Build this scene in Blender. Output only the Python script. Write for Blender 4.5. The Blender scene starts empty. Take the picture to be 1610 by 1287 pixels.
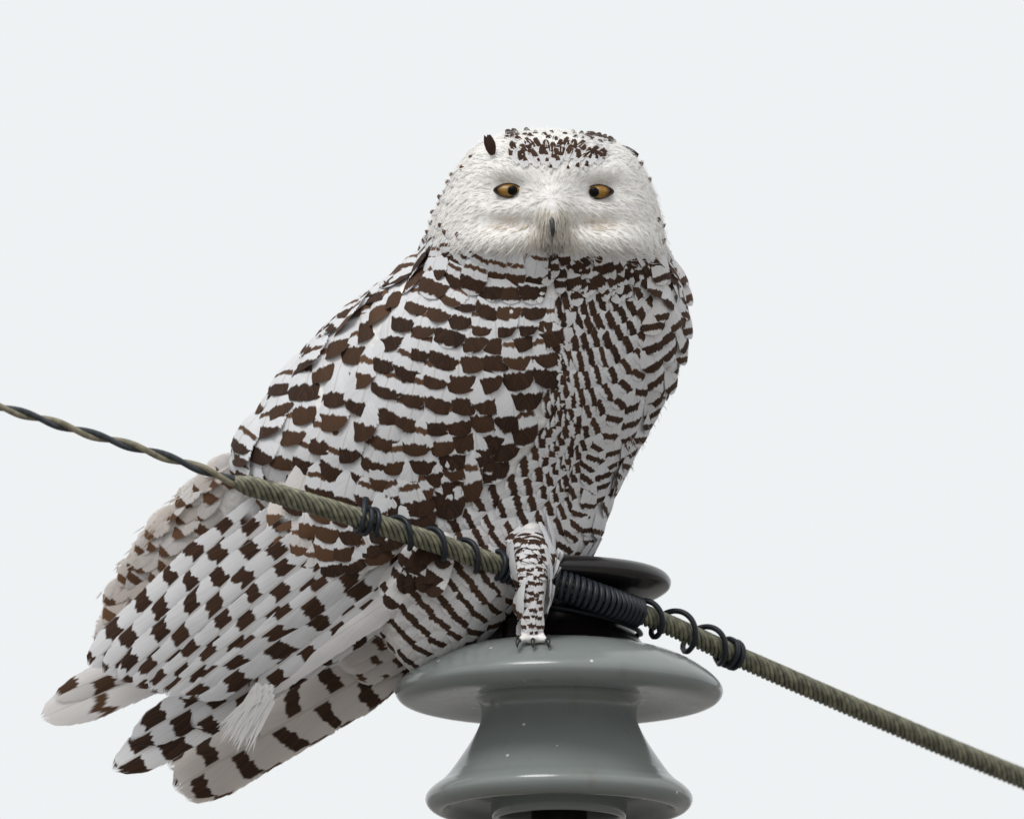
import bpy, bmesh, math, random
import numpy as np
from mathutils import Vector, Matrix
from mathutils.bvhtree import BVHTree

random.seed(7)
rng = np.random.default_rng(11)
scene = bpy.context.scene
col = scene.collection

# ------------------------------------------------------------------ camera
S = 0.0005                 # metres per design unit (owl about 0.6 m long)
DIST = 25.0                # camera to insulator
ELEV = math.radians(9.5)
CU, CV = 805.0, 643.5
RIGHT = Vector((1, 0, 0))
FWD = Vector((0, math.cos(ELEV), math.sin(ELEV)))
UP = Vector((0, -math.sin(ELEV), math.cos(ELEV)))
AX_U, AX_V = 879.0, 1085.0           # insulator axis / rim height in design units
CAM = Vector((-(AX_U - CU) * S, -DIST * math.cos(ELEV) - 0.04, 1.7))


def P(p):
    """design space (u right, v down, d away) -> world metres"""
    k = 1 + p[2] * S / DIST
    return CAM + RIGHT * ((p[0] - CU) * S * k) + UP * (-(p[1] - CV) * S * k) + FWD * (DIST + p[2] * S)


def Dv(p):
    return RIGHT * (p[0] * S) + UP * (-p[1] * S) + FWD * (p[2] * S)


cam_d = bpy.data.cameras.new('camera')
cam = bpy.data.objects.new('camera', cam_d)
col.objects.link(cam)
cam.matrix_world = Matrix((RIGHT, UP, -FWD)).transposed().to_4x4()
cam.location = CAM
cam_d.sensor_width = 36
cam_d.lens = 36 * DIST / (1610 * S)
cam_d.clip_start = 0.5
cam_d.clip_end = 5000
cam_d.dof.use_dof = True
cam_d.dof.focus_distance = DIST - 0.08
cam_d.dof.aperture_fstop = 6.3
scene.camera = cam

# ------------------------------------------------------------------ sky, sun, exposure
SUN_EL, SUN_AZ = math.radians(52), math.radians(205)     # azimuth clockwise from +Y
world = bpy.data.worlds.new('World')
scene.world = world
world.use_nodes = True
wt = world.node_tree
wt.nodes.clear()
wo = wt.nodes.new('ShaderNodeOutputWorld')
bg = wt.nodes.new('ShaderNodeBackground')
sky = wt.nodes.new('ShaderNodeTexSky')
sky.sky_type = 'NISHITA'
sky.sun_disc = False
sky.sun_elevation = SUN_EL
sky.sun_rotation = SUN_AZ
sky.dust_density = 6
hsv = wt.nodes.new('ShaderNodeHueSaturation')
hsv.inputs['Saturation'].default_value = 0.12
wt.links.new(sky.outputs[0], hsv.inputs['Color'])
mixw = wt.nodes.new('ShaderNodeMixRGB')           # overcast: an even white cloud deck with a trace of the sky through it
mixw.inputs[0].default_value = 0.93
mixw.inputs[2].default_value = (7.95, 8.2, 8.3, 1)
wt.links.new(hsv.outputs[0], mixw.inputs[1])
wt.links.new(mixw.outputs[0], bg.inputs[0])
bg.inputs[1].default_value = 0.10
wt.links.new(bg.outputs[0], wo.inputs[0])

sun_d = bpy.data.lights.new('sun', 'SUN')
sun_d.energy = 1.5
sun_d.angle = math.radians(25)
sun_d.color = (1.0, 0.985, 0.965)
sun = bpy.data.objects.new('sun', sun_d)
col.objects.link(sun)
sdir = Vector((math.sin(SUN_AZ) * math.cos(SUN_EL), math.cos(SUN_AZ) * math.cos(SUN_EL), math.sin(SUN_EL)))
sun.rotation_euler = sdir.to_track_quat('Z', 'Y').to_euler()
sun.location = (0, 0, 20)
scene.view_settings.view_transform = 'Standard'
scene.view_settings.look = 'None'
scene.view_settings.exposure = 0.18
scene.view_settings.gamma = 1.0


# ------------------------------------------------------------------ shader helper
class X:
    def __init__(s, t, v):
        s.t, s.v = t, v

    def _m(s, op, *a, clamp=False):
        n = s.t.nodes.new('ShaderNodeMath')
        n.operation = op
        n.use_clamp = clamp
        for i, q in enumerate((s,) + a):
            q = q.v if isinstance(q, X) else q
            if isinstance(q, (int, float)):
                n.inputs[i].default_value = q
            else:
                s.t.links.new(q, n.inputs[i])
        return X(s.t, n.outputs[0])

    def __add__(s, o): return s._m('ADD', o)
    def __radd__(s, o): return s._m('ADD', o)
    def __sub__(s, o): return s._m('SUBTRACT', o)
    def __rsub__(s, o): return X(s.t, o)._m('SUBTRACT', s)
    def __mul__(s, o): return s._m('MULTIPLY', o)
    def __rmul__(s, o): return s._m('MULTIPLY', o)
    def __truediv__(s, o): return s._m('DIVIDE', o)
    def abs(s): return s._m('ABSOLUTE')
    def max(s, o): return s._m('MAXIMUM', o)
    def min(s, o): return s._m('MINIMUM', o)
    def gt(s, o): return s._m('GREATER_THAN', o)
    def lt(s, o): return s._m('LESS_THAN', o)
    def frac(s): return s._m('FRACT')
    def pow(s, o): return s._m('POWER', o)

    def ss(s, a, b):
        n = s.t.nodes.new('ShaderNodeMapRange')
        n.interpolation_type = 'SMOOTHSTEP'
        for i, q in ((0, s), (1, a), (2, b)):
            q = q.v if isinstance(q, X) else q
            if isinstance(q, (int, float)):
                n.inputs[i].default_value = q
            else:
                s.t.links.new(q, n.inputs[i])
        return X(s.t, n.outputs[0])


def noise(t, x, y, z, scale=1.0, detail=2.0):
    c = t.nodes.new('ShaderNodeCombineXYZ')
    for i, q in enumerate((x, y, z)):
        q = q.v if isinstance(q, X) else q
        if isinstance(q, (int, float)):
            c.inputs[i].default_value = q
        else:
            t.links.new(q, c.inputs[i])
    n = t.nodes.new('ShaderNodeTexNoise')
    n.inputs['Scale'].default_value = scale
    n.inputs['Detail'].default_value = detail
    t.links.new(c.outputs[0], n.inputs['Vector'])
    return X(t, n.outputs[0])


def mixc(t, f, a, b):
    n = t.nodes.new('ShaderNodeMixRGB')
    for i, q in enumerate((f, a, b)):
        q = q.v if isinstance(q, X) else q
        if isinstance(q, (int, float)):
            n.inputs[i].default_value = q
        elif isinstance(q, tuple):
            n.inputs[i].default_value = q + (1,) if len(q) == 3 else q
        else:
            t.links.new(q, n.inputs[i])
    return X(t, n.outputs[0])


def new_mat(name):
    m = bpy.data.materials.new(name)
    m.use_nodes = True
    t = m.node_tree
    t.nodes.clear()
    out = t.nodes.new('ShaderNodeOutputMaterial')
    return m, t, out


def principled(t, color, rough, spec=0.5, coat=0.0, metallic=0.0):
    b = t.nodes.new('ShaderNodeBsdfPrincipled')
    if isinstance(color, X):
        t.links.new(color.v, b.inputs['Base Color'])
    else:
        b.inputs['Base Color'].default_value = color + (1,)
    if isinstance(rough, X):
        t.links.new(rough.v, b.inputs['Roughness'])
    else:
        b.inputs['Roughness'].default_value = rough
    b.inputs['Specular IOR Level'].default_value = spec
    b.inputs['Coat Weight'].default_value = coat
    b.inputs['Coat Roughness'].default_value = 0.05
    b.inputs['Metallic'].default_value = metallic
    return b


def mapco(t):
    n = t.nodes.new('ShaderNodeTexCoord')
    s = t.nodes.new('ShaderNodeSeparateXYZ')
    t.links.new(n.outputs['Object'], s.inputs[0])
    return [X(t, s.outputs[i]) for i in range(3)]


def feather_mat(name, kind, attr=False, fray=0.16, translucent=0.22):
    """plumage: par = (band start | period, tone, band width | duty, buff)"""
    m, t, out = new_mat(name)
    uv = t.nodes.new('ShaderNodeUVMap')
    uv.uv_map = 'uv'
    sep = t.nodes.new('ShaderNodeSeparateXYZ')
    t.links.new(uv.outputs[0], sep.inputs[0])
    s = (X(t, sep.outputs[0]) - 0.5) * 2
    tt = X(t, sep.outputs[1])
    if attr:
        at = t.nodes.new('ShaderNodeAttribute')
        at.attribute_name = 'par'
        csock, asock = at.outputs['Color'], at.outputs['Alpha']
        ar = t.nodes.new('ShaderNodeAttribute')
        ar.attribute_name = 'rnd'
        rnd = X(t, ar.outputs['Fac'])
    else:
        oi = t.nodes.new('ShaderNodeObjectInfo')
        csock, asock = oi.outputs['Color'], oi.outputs['Alpha']
        rnd = X(t, oi.outputs['Random'])
    sc = t.nodes.new('ShaderNodeSeparateColor')
    t.links.new(csock, sc.inputs[0])
    a, b, c, buff = X(t, sc.outputs[0]), X(t, sc.outputs[1]), X(t, sc.outputs[2]), X(t, asock)
    sa = s.abs()
    z = rnd * 57.0
    jag = noise(t, s * 4.0, tt * 3.0, z, 1.0, 3.0) - 0.5
    comb = noise(t, s * 26.0, (tt - sa * 0.25) * 5.0, z, 1.0, 1.0) - 0.5
    barb = noise(t, (tt - sa * 0.45) * 45.0, s.gt(0.0) * 3.0, z, 1.0, 1.0)
    streak = noise(t, (tt - sa * 0.45) * 28.0, s * 1.2, z + 9.0, 1.0, 2.0)
    if kind == 'band':
        q = tt + jag * 0.13 + comb * 0.045 - sa * sa * 0.04
        dark = q.ss(a - 0.015, a + 0.015) * (1.0 - q.ss(a + c - 0.02, a + c + 0.02))
        dark = dark * (1.0 - (sa + jag * 0.2).ss(0.93, 1.02))
    elif kind == 'covert':
        q = tt + jag * 0.15 + comb * 0.05 - sa * sa * 0.03
        d1 = q.ss(a - 0.015, a + 0.015) * (1.0 - q.ss(a + c - 0.02, a + c + 0.02))
        d1 = d1 * (1.0 - (sa + jag * 0.3).ss(0.86, 0.98))
        q2 = q - a + 0.30
        d2 = q2.ss(0.0, 0.03) * (1.0 - q2.ss(0.10, 0.14)) * (1.0 - sa.ss(0.75, 0.95)) * rnd.gt(0.45)
        dark = d1.max(d2)
        b = b + (1.0 - d1) * d2 * 0.45
    elif kind == 'flight':
        side = s.gt(0.0)
        ph = tt / a + rnd * 3.0 + side * 0.45 + jag * 0.36 + comb * 0.08 - sa * 0.06
        fr = ph.frac()
        dark = fr.ss(0.0, 0.05) * (1.0 - fr.ss(c - 0.04, c + 0.03))
        edge = 1.0 - (sa + jag * 0.3).ss(0.86, 0.98) * 0.8
        mid = sa.ss(0.03, 0.10)
        dark = dark * edge * mid
        dark = dark * tt.ss(0.05, 0.12)
    elif kind == 'streak':
        q = sa * 1.3 + jag * 0.5 + (tt - a).abs() * 1.0
        dark = 1.0 - q.ss(c - 0.08, c + 0.10)
    else:
        dark = (jag + 0.5) * 0.0
    brown = mixc(t, b, (0.028, 0.0135, 0.0085), (0.165, 0.085, 0.045))
    brown = mixc(t, streak.ss(0.35, 0.75) * 0.35, brown, (0.12, 0.06, 0.032))
    white = mixc(t, buff, (0.79, 0.795, 0.82), (0.56, 0.43, 0.31))
    white = mixc(t, streak.ss(0.42, 0.72) * 0.22, white, (0.50, 0.48, 0.47))
    # quill
    qn = (1.0 - sa.ss(0.025, 0.05)) * 0.35
    white = mixc(t, qn, white, (0.45, 0.38, 0.30))
    colr = mixc(t, dark, white, brown)
    bs = principled(t, colr, 0.75, 0.25)
    tr = t.nodes.new('ShaderNodeBsdfTranslucent')
    t.links.new(colr.v, tr.inputs['Color'])
    mx = t.nodes.new('ShaderNodeMixShader')
    mx.inputs[0].default_value = translucent
    t.links.new(bs.outputs[0], mx.inputs[1])
    t.links.new(tr.outputs[0], mx.inputs[2])
    last = mx.outputs[0]
    if fray > 0:
        e1 = sa - 1.0 + barb * (fray * 1.5)
        e2 = tt - 1.0 + comb.abs() * (fray * 0.9)
        hole = e1.max(e2).gt(0.0)
        tp = t.nodes.new('ShaderNodeBsdfTransparent')
        mx2 = t.nodes.new('ShaderNodeMixShader')
        t.links.new(hole.v, mx2.inputs[0])
        t.links.new(last, mx2.inputs[1])
        t.links.new(tp.outputs[0], mx2.inputs[2])
        last = mx2.outputs[0]
    t.links.new(last, out.inputs[0])
    return m


def attr_mat(name, rough=0.9, translucent=0.45):
    m, t, out = new_mat(name)
    at = t.nodes.new('ShaderNodeAttribute')
    at.attribute_name = 'par'
    bs = principled(t, X(t, at.outputs['Color']), rough, 0.2)
    tr = t.nodes.new('ShaderNodeBsdfTranslucent')
    t.links.new(at.outputs['Color'], tr.inputs['Color'])
    mx = t.nodes.new('ShaderNodeMixShader')
    mx.inputs[0].default_value = translucent
    t.links.new(bs.outputs[0], mx.inputs[1])
    t.links.new(tr.outputs[0], mx.inputs[2])
    t.links.new(mx.outputs[0], out.inputs[0])
    return m


def plain(name, color, rough=0.6, spec=0.5, var=0.15, scale=60.0, coat=0.0, metallic=0.0, bump=0.0):
    m, t, out = new_mat(name)
    x, y, z = mapco(t)
    n = noise(t, x, y, z, scale, 4.0)
    dk = tuple(c * (1 - var) for c in color)
    lt = tuple(min(1, c * (1 + var)) for c in color)
    c = mixc(t, n.ss(0.3, 0.7), dk, lt)
    b = principled(t, c, rough, spec, coat, metallic)
    if bump:
        bp = t.nodes.new('ShaderNodeBump')
        bp.inputs['Strength'].default_value = bump
        bp.inputs['Distance'].default_value = 0.001
        t.links.new(n.v, bp.inputs['Height'])
        t.links.new(bp.outputs[0], b.inputs['Normal'])
    t.links.new(b.outputs[0], out.inputs[0])
    return m


def porcelain(name, color, rough=0.16, speck=True, dirt=(0.16, 0.14, 0.12), dirt_amt=0.35):
    m, t, out = new_mat(name)
    x, y, z = mapco(t)
    n = noise(t, x, y, z, 18.0, 5.0)
    c = mixc(t, n.ss(0.35, 0.7) * 0.35, color, tuple(q * 0.8 for q in color))
    d = noise(t, x, y, z * 0.4, 55.0, 6.0)
    c = mixc(t, d.ss(0.60, 0.74) * dirt_amt, c, dirt)
    if speck:
        v = t.nodes.new('ShaderNodeTexVoronoi')
        v.inputs['Scale'].default_value = 75.0
        tc = t.nodes.new('ShaderNodeTexCoord')
        t.links.new(tc.outputs['Object'], v.inputs['Vector'])
        sp = X(t, v.outputs['Distance']).lt(0.10)
        sc = t.nodes.new('ShaderNodeSeparateColor')
        t.links.new(v.outputs['Color'], sc.inputs[0])
        pick = X(t, sc.outputs[0]).gt(0.86)
        tone = X(t, sc.outputs[1]).gt(0.3)
        chip = mixc(t, tone, (0.05, 0.035, 0.025), (0.62, 0.58, 0.52))
        c = mixc(t, sp * pick, c, chip)
    r = d * 0.15 + (rough - 0.05)
    b = principled(t, c, r, 0.5)
    n2 = noise(t, x, y, z, 9.0, 2.0)
    bp = t.nodes.new('ShaderNodeBump')
    bp.inputs['Strength'].default_value = 0.25
    bp.inputs['Distance'].default_value = 0.004
    t.links.new(n2.v, bp.inputs['Height'])
    t.links.new(bp.outputs[0], b.inputs['Normal'])
    t.links.new(b.outputs[0], out.inputs[0])
    return m


M = {}
M['band'] = feather_mat('feather_banded', 'band')
M['band_s'] = feather_mat('feather_banded_mass', 'band', attr=True, fray=0.07)
M['breast'] = feather_mat('feather_breast', 'band', fray=0.07)
M['covert'] = feather_mat('feather_covert', 'covert')
M['soft'] = feather_mat('feather_soft', 'band', fray=0.4, translucent=0.35)
M['flight'] = feather_mat('feather_flight', 'flight', fray=0.12, translucent=0.3)
M['streak'] = feather_mat('feather_streaked', 'streak', fray=0.3)
M['down'] = attr_mat('down')
M['skin'] = plain('under_plumage', (0.74, 0.72, 0.70), 0.9, 0.1, 0.12, 200)
M['grey'] = porcelain('grey_porcelain_glaze', (0.205, 0.225, 0.218))
M['brown'] = porcelain('dark_brown_glaze', (0.007, 0.005, 0.005), 0.2, False, (0.03, 0.02, 0.018), 0.4)
M['steel'] = plain('galvanised_pin', (0.03, 0.027, 0.026), 0.6, 0.4, 0.3, 80, metallic=0.5)
M['talon'] = plain('black_horn', (0.012, 0.012, 0.014), 0.3, 0.5)
M['beak'] = plain('grey_horn', (0.025, 0.027, 0.025), 0.4, 0.5, 0.4, 300)
M['pupil'] = plain('black_pupil', (0.002, 0.002, 0.002), 0.3, 0.12)
M['lid'] = plain('dark_eyelid', (0.035, 0.025, 0.02), 0.55, 0.3)
M['tie'] = plain('tie_wire_metal', (0.010, 0.013, 0.019), 0.45, 0.35, 0.35, 300)
M['tuft'] = plain('black_tuft_feather', (0.02, 0.013, 0.012), 0.8, 0.2)


# ------------------------------------------------------------------ object helpers
def props(o, label=None, category=None, group=None, kind=None):
    for k, v in (('label', label), ('category', category), ('group', group), ('kind', kind)):
        if v:
            o[k] = v
    return o


def empty(name, loc):
    o = bpy.data.objects.new(name, None)
    col.objects.link(o)
    o.location = loc
    o.empty_display_size = 0.05
    return o


def mesh_obj(name, verts, faces, mat, parent=None, origin=None, smooth=True):
    """verts in world metres; stored relative to origin"""
    og = Vector(origin) if origin is not None else Vector((0, 0, 0))
    me = bpy.data.meshes.new(name)
    me.from_pydata([tuple(Vector(v) - og) for v in verts], [], faces)
    if smooth:
        me.polygons.foreach_set('use_smooth', [True] * len(me.polygons))
    me.materials.append(mat)
    me.update()
    o = bpy.data.objects.new(name, me)
    col.objects.link(o)
    if parent:
        o.parent = parent
    elif origin is not None:
        o.location = og
    return o


def tube(path, radius, sides=8, closed_ends=True):
    """path: list of Vectors, radius: float or list -> verts, faces"""
    n = len(path)
    rad = radius if hasattr(radius, '__len__') else [radius] * n
    vs, fs = [], []
    up = None
    for i, p in enumerate(path):
        a = path[max(0, i - 1)]
        b = path[min(n - 1, i + 1)]
        tg = (b - a).normalized()
        if up is None:
            up = tg.orthogonal().normalized()
        up = (up - tg * up.dot(tg)).normalized()
        sd = tg.cross(up)
        for k in range(sides):
            th = 2 * math.pi * k / sides
            vs.append(p + (up * math.cos(th) + sd * math.sin(th)) * rad[i])
    for i in range(n - 1):
        for k in range(sides):
            k2 = (k + 1) % sides
            fs.append((i * sides + k, i * sides + k2, (i + 1) * sides + k2, (i + 1) * sides + k))
    if closed_ends:
        fs.append(tuple(reversed(range(sides))))
        fs.append(tuple((n - 1) * sides + k for k in range(sides)))
    return vs, fs


def catmull(pts, n):
    """pts (k,m) array -> n samples, uniform in parameter"""
    p = np.asarray(pts, float)
    k = len(p)
    e = np.vstack([2 * p[0] - p[1], p, 2 * p[-1] - p[-2]])
    out = []
    for x in np.linspace(0, k - 1 - 1e-9, n):
        i = int(x)
        f = x - i
        a, b, c, d = e[i], e[i + 1], e[i + 2], e[i + 3]
        out.append(0.5 * ((2 * b) + (c - a) * f + (2 * a - 5 * b + 4 * c - d) * f * f + (3 * b - a - 3 * c + d) * f ** 3))
    return np.array(out)


def resample(poly, n):
    p = catmull(poly, max(80, 2 * n if n > 300 else 80))
    l = np.concatenate([[0], np.cumsum(np.linalg.norm(np.diff(p, axis=0), axis=1))])
    q = np.linspace(0, l[-1], n)
    return np.stack([np.interp(q, l, p[:, i]) for i in range(p.shape[1])], 1)


# ------------------------------------------------------------------ ground far below (out of the frame)
gm = plain('winter_field', (0.22, 0.21, 0.20), 0.9, 0.2, 0.4, 0.05)
mesh_obj('ground', [(-3000, -3000, 0), (3000, -3000, 0), (3000, 3000, 0), (-3000, 3000, 0)], [(0, 1, 2, 3)], gm, None, (0, 0, 0), False)
props(bpy.data.objects['ground'], kind='structure')

# ------------------------------------------------------------------ insulator
AXIS = P((AX_U, AX_V, 0))
CE = math.cos(ELEV)


def zz(v):
    return (AX_V - v) / CE      # height (design units) of a point on the axis that shows at image row v


def lathe(name, prof, mat, parent, n=96):
    vs, fs = [], []
    m = len(prof)
    for r, v in prof:
        for k in range(n):
            th = 2 * math.pi * k / n
            vs.append(AXIS + Vector((math.cos(th) * r * S, math.sin(th) * r * S, zz(v) * S)))
    for i in range(m - 1):
        for k in range(n):
            k2 = (k + 1) % n
            fs.append((i * n + k, (i + 1) * n + k, (i + 1) * n + k2, i * n + k2))
    if prof[0][0] < 2:
        pass
    return mesh_obj(name, vs, fs, mat, parent, AXIS_BASE)


def smooth_prof(pts, n):
    return [tuple(q) for q in catmull(pts, n)]


AXIS_BASE = AXIS + Vector((0, 0, zz(1400) * S))
ins = empty('insulator', AXIS_BASE)
props(ins, 'grey glazed porcelain pin insulator with a dark brown head and two sheds', 'insulator')
head_prof = smooth_prof([(0.5, 893), (60, 893), (120, 894), (152, 897), (168, 903), (175, 911), (176, 918), (172, 926),
                         (158, 935), (138, 944), (124, 952), (119, 962), (118, 975), (119, 990), (124, 1002), (136, 1016), (150, 1023)], 90)
lathe('head', head_prof, M['brown'], ins)
shed_prof = smooth_prof([(138, 1020), (152, 1022), (184, 1031), (215, 1045), (240, 1062), (254, 1076), (258, 1086), (255, 1095), (245, 1103),
                         (225, 1107), (190, 1106), (150, 1101), (132, 1100), (124, 1108), (122, 1125), (126, 1142), (140, 1168),
                         (160, 1198), (176, 1220)], 110)
lathe('upper_shed', shed_prof, M['grey'], ins)
low_prof = smooth_prof([(174, 1217), (185, 1228), (199, 1238), (208, 1248), (210, 1257), (206, 1266), (197, 1273), (186, 1275),
                        (178, 1268), (168, 1256), (140, 1246), (112, 1246), (108, 1256), (106, 1280), (103, 1286), (97, 1286), (92, 1278), (86, 1240), (70, 1215), (20, 1205), (0.5, 1204)], 100)
lathe('lower_shed', low_prof, M['grey'], ins)
pin_prof = [(0.5, 1212), (38, 1214), (44, 1222), (44, 1330), (60, 1334), (62, 1350), (58, 1356), (40, 1360), (40, 1640), (0.5, 1642)]
lathe('pin', pin_prof, M['steel'], ins, 32)

# the pole that carries the pin, below the frame
wood = plain('weathered_wood', (0.16, 0.13, 0.10), 0.85, 0.2, 0.35, 40, bump=0.6)
pz = (AXIS + Vector((0, 0, zz(1480) * S))).z
pvs, pfs = tube([Vector((AXIS.x, AXIS.y + 0.0, h)) for h in (-0.2, pz * 0.5, pz - 0.02, pz)], [0.16, 0.13, 0.105, 0.095], 32)
pole = mesh_obj('utility_pole', pvs, pfs, wood, None, (AXIS.x, AXIS.y, 0))
props(pole, 'round weathered wooden pole standing below the insulator pin', 'pole')

# ------------------------------------------------------------------ conductor and tie wire
def cable_path():
    pts = [(-4000, -380, -2600), (-1600, 210, -1350), (-500, 505, -770), (0, 640, -520), (120, 676, -460), (210, 702, -420), (300, 731, -380), (370, 757, -345), (460, 783, -305),
           (560, 813, -262), (680, 852, -205), (760, 880, -160), (806, 896, -134), (850, 910, -139), (900, 926, -139), (950, 944, -120),
           (1000, 962, -72), (1060, 986, -5), (1170, 1036, 110), (1400, 1136, 320), (1610, 1224, 510), (2400, 1545, 1230), (4000, 2180, 2700)]
    return pts


full = resample(cable_path(), 4200)
i370 = int(np.argmin(abs(full[:, 0] - 366)))


def frames(path):
    out = []
    for i in range(len(path)):
        a, b = Vector(path[max(0, i - 1)]), Vector(path[min(len(path) - 1, i + 1)])
        tg = (b - a).normalized()
        up = Vector((0, -1, 0))
        up = (up - tg * up.dot(tg)).normalized()
        out.append((Vector(path[i]), tg, up, tg.cross(up)))
    return out


def helix(path, lay, rad, phase, hand=1.0, step=1):
    fr = frames(path)
    out, L = [], 0.0
    for i in range(0, len(fr), step):
        p, tg, up, sd = fr[i]
        if i:
            L += (fr[i][0] - fr[i - step][0]).length
        th = phase + hand * 2 * math.pi * L / (lay(L) if callable(lay) else lay)
        rr = rad(i) if callable(rad) else rad
        out.append(p + (up * math.cos(th) + sd * math.sin(th)) * rr)
    return out


W_ORG = P((366, 757, -345))
line = empty('power_line', W_ORG)
props(line, 'stranded overhead line conductor passing in front of the owl and tied to the insulator', 'power line')
M['strand'] = plain('weathered_strand', (0.19, 0.182, 0.125), 0.5, 0.5, 0.4, 160, metallic=0.3)
M['strand2'] = plain('dark_strand', (0.14, 0.138, 0.10), 0.5, 0.5, 0.4, 160, metallic=0.3)
M['thin_d'] = plain('dark_wire', (0.045, 0.052, 0.058), 0.45, 0.5, 0.3, 160, metallic=0.3)
M['thin_t'] = plain('tan_wire', (0.24, 0.215, 0.15), 0.5, 0.5, 0.3, 160, metallic=0.2)
thick = resample(full[i370:], 2600)
NS = 8
for k in range(NS):
    hp = helix(thick, 86.0, lambda i: 13.0 * (1 if i > 14 else 0.45 + 0.55 * i / 14), 2 * math.pi * k / NS, 1.0)
    vs, fs = tube(hp, [3.75] * len(hp), 6)
    mesh_obj('strand', [P(v) for v in vs], fs, M['strand'] if k % 3 else M['strand2'], line, W_ORG)
vs, fs = tube([Vector(q) for q in thick[10::8]], 9.5, 8)
mesh_obj('core', [P(v) for v in vs], fs, M['thin_d'], line, W_ORG)
thin = resample(full[:i370 + 10], 700)
for k in range(2):
    hp = helix(thin, 128.0, 3.9, math.pi * k + 0.6, 1.0)
    vs, fs = tube(hp, 4.9, 8)
    mesh_obj('wire', [P(v) for v in vs], fs, M['thin_d'] if k else M['thin_t'], line, W_ORG)

# tie wire: coils on both sides and a turn round the neck
i0 = int(np.argmin(abs(thick[:, 0] - 566)))
i1 = int(np.argmin(abs(thick[:, 0] - 1158)))
coil = thick[i0:i1 + 1]
fr = frames(coil)
pts, th = [], 2.2
prev = fr[0][0]
tail0 = fr[0][0] + fr[0][2] * 34 + fr[0][3] * 6 + fr[0][1] * -2
nfr = len(fr)
for i, (p, tg, up, sd) in enumerate(fr):
    ds = (p - prev).length
    prev = p
    u = p.x
    if u < 588: lay = 12.5
    elif u < 782: lay = 62
    elif u < 800: lay = 12
    elif u < 1004: lay = 9.6
    elif u < 1140: lay = 78
    else: lay = 13
    th += 2 * math.pi * ds / lay
    rr = 21.0
    if 1004 < u < 1140:
        rr = 22.0 + 5.5 * math.sin((u - 1004) / 136 * math.pi)
    pts.append(p + (up * math.cos(th) + sd * math.sin(th)) * rr)
# densify
arr = np.array([tuple(q) for q in pts])
pts = [Vector(q) for q in catmull(arr, len(arr) * 4)]
pe, tg, up, sd = fr[-1]
tail1 = pts[-1] + up * -14 + tg * 4
tie = empty('tie_wire', P((806, 896, -134)))
props(tie, 'dark tie wire coiled round the line and bound to the insulator neck', 'tie wire')
vs, fs = tube([tail0] + pts + [tail1], 4.6, 7)
mesh_obj('coil', [P(v) for v in vs], fs, M['tie'], tie, P((806, 896, -134)))
ring = []
for k in range(73):
    a = 2 * math.pi * k / 72
    r = 124.5 + (4 if math.sin(a) < 0 else 0)
    ring.append(AXIS + Vector((math.cos(a) * r * S, math.sin(a) * r * S, (zz(975) - 22 * math.cos(a)) * S)))
vs, fs = tube(ring, 4.2 * S, 7, False)
mesh_obj('neck_loop', vs, fs, M['tie'], tie, P((806, 896, -134)))

# ------------------------------------------------------------------ owl: body
OWL = P((838, 1006, -185))
owl = empty('snowy_owl', OWL)
props(owl, 'snowy owl with brown barred plumage perched on the insulator, face turned to the viewer', 'owl')

sl = np.array([
    # v, left, right, depth centre, half depth
    (205, 838, 872, -75, 14), (209, 800, 905, -75, 60), (224, 756, 968, -76, 118), (252, 726, 1004, -76, 150), (300, 698, 1028, -76, 170),
    (345, 678, 1041, -74, 174), (385, 670, 1048, -68, 168), (412, 660, 1054, -55, 160), (440, 614, 1064, -42, 164),
    (480, 560, 1072, -32, 178), (530, 503, 1070, -22, 190), (600, 444, 1052, -8, 200), (660, 402, 1022, 0, 200),
    (720, 372, 990, 8, 192), (780, 402, 960, 12, 178), (830, 452, 942, 10, 164), (872, 498, 922, 2, 152), (910, 528, 872, -10, 148),
    (950, 562, 812, -20, 138), (1000, 600, 770, -22, 118), (1036, 626, 722, -20, 84), (1058, 648, 694, -16, 40)], float)
dense = catmull(sl, 150)
NR = 72
bm = bmesh.new()
rings = []
for v, l, r, dc, b in dense:
    c, h = (l + r) / 2, (r - l) / 2
    rings.append([bm.verts.new((c + h * math.cos(2 * math.pi * k / NR), v, dc + b * math.sin(2 * math.pi * k / NR))) for k in range(NR)])
for i in range(len(rings) - 1):
    for k in range(NR):
        k2 = (k + 1) % NR
        bm.faces.new((rings[i][k], rings[i + 1][k], rings[i + 1][k2], rings[i][k2]))
bm.faces.new(rings[0])
bm.faces.new(list(reversed(rings[-1])))


TV = [v.co.copy() for rg in rings for v in rg]
TF = [(i * NR + k, (i + 1) * NR + k, (i + 1) * NR + (k + 1) % NR, i * NR + (k + 1) % NR) for i in range(len(rings) - 1) for k in range(NR)]


def add_tube_bm(bm, path, rad, sides=16):
    p = catmull(np.array([tuple(a) + (b,) for a, b in zip(path, rad)]), 24)
    vs, fs = tube([Vector(q[:3]) for q in p], [q[3] for q in p], sides)
    bv = [bm.verts.new(q) for q in vs]
    for f in fs:
        bm.faces.new([bv[i] for i in f])


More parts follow.
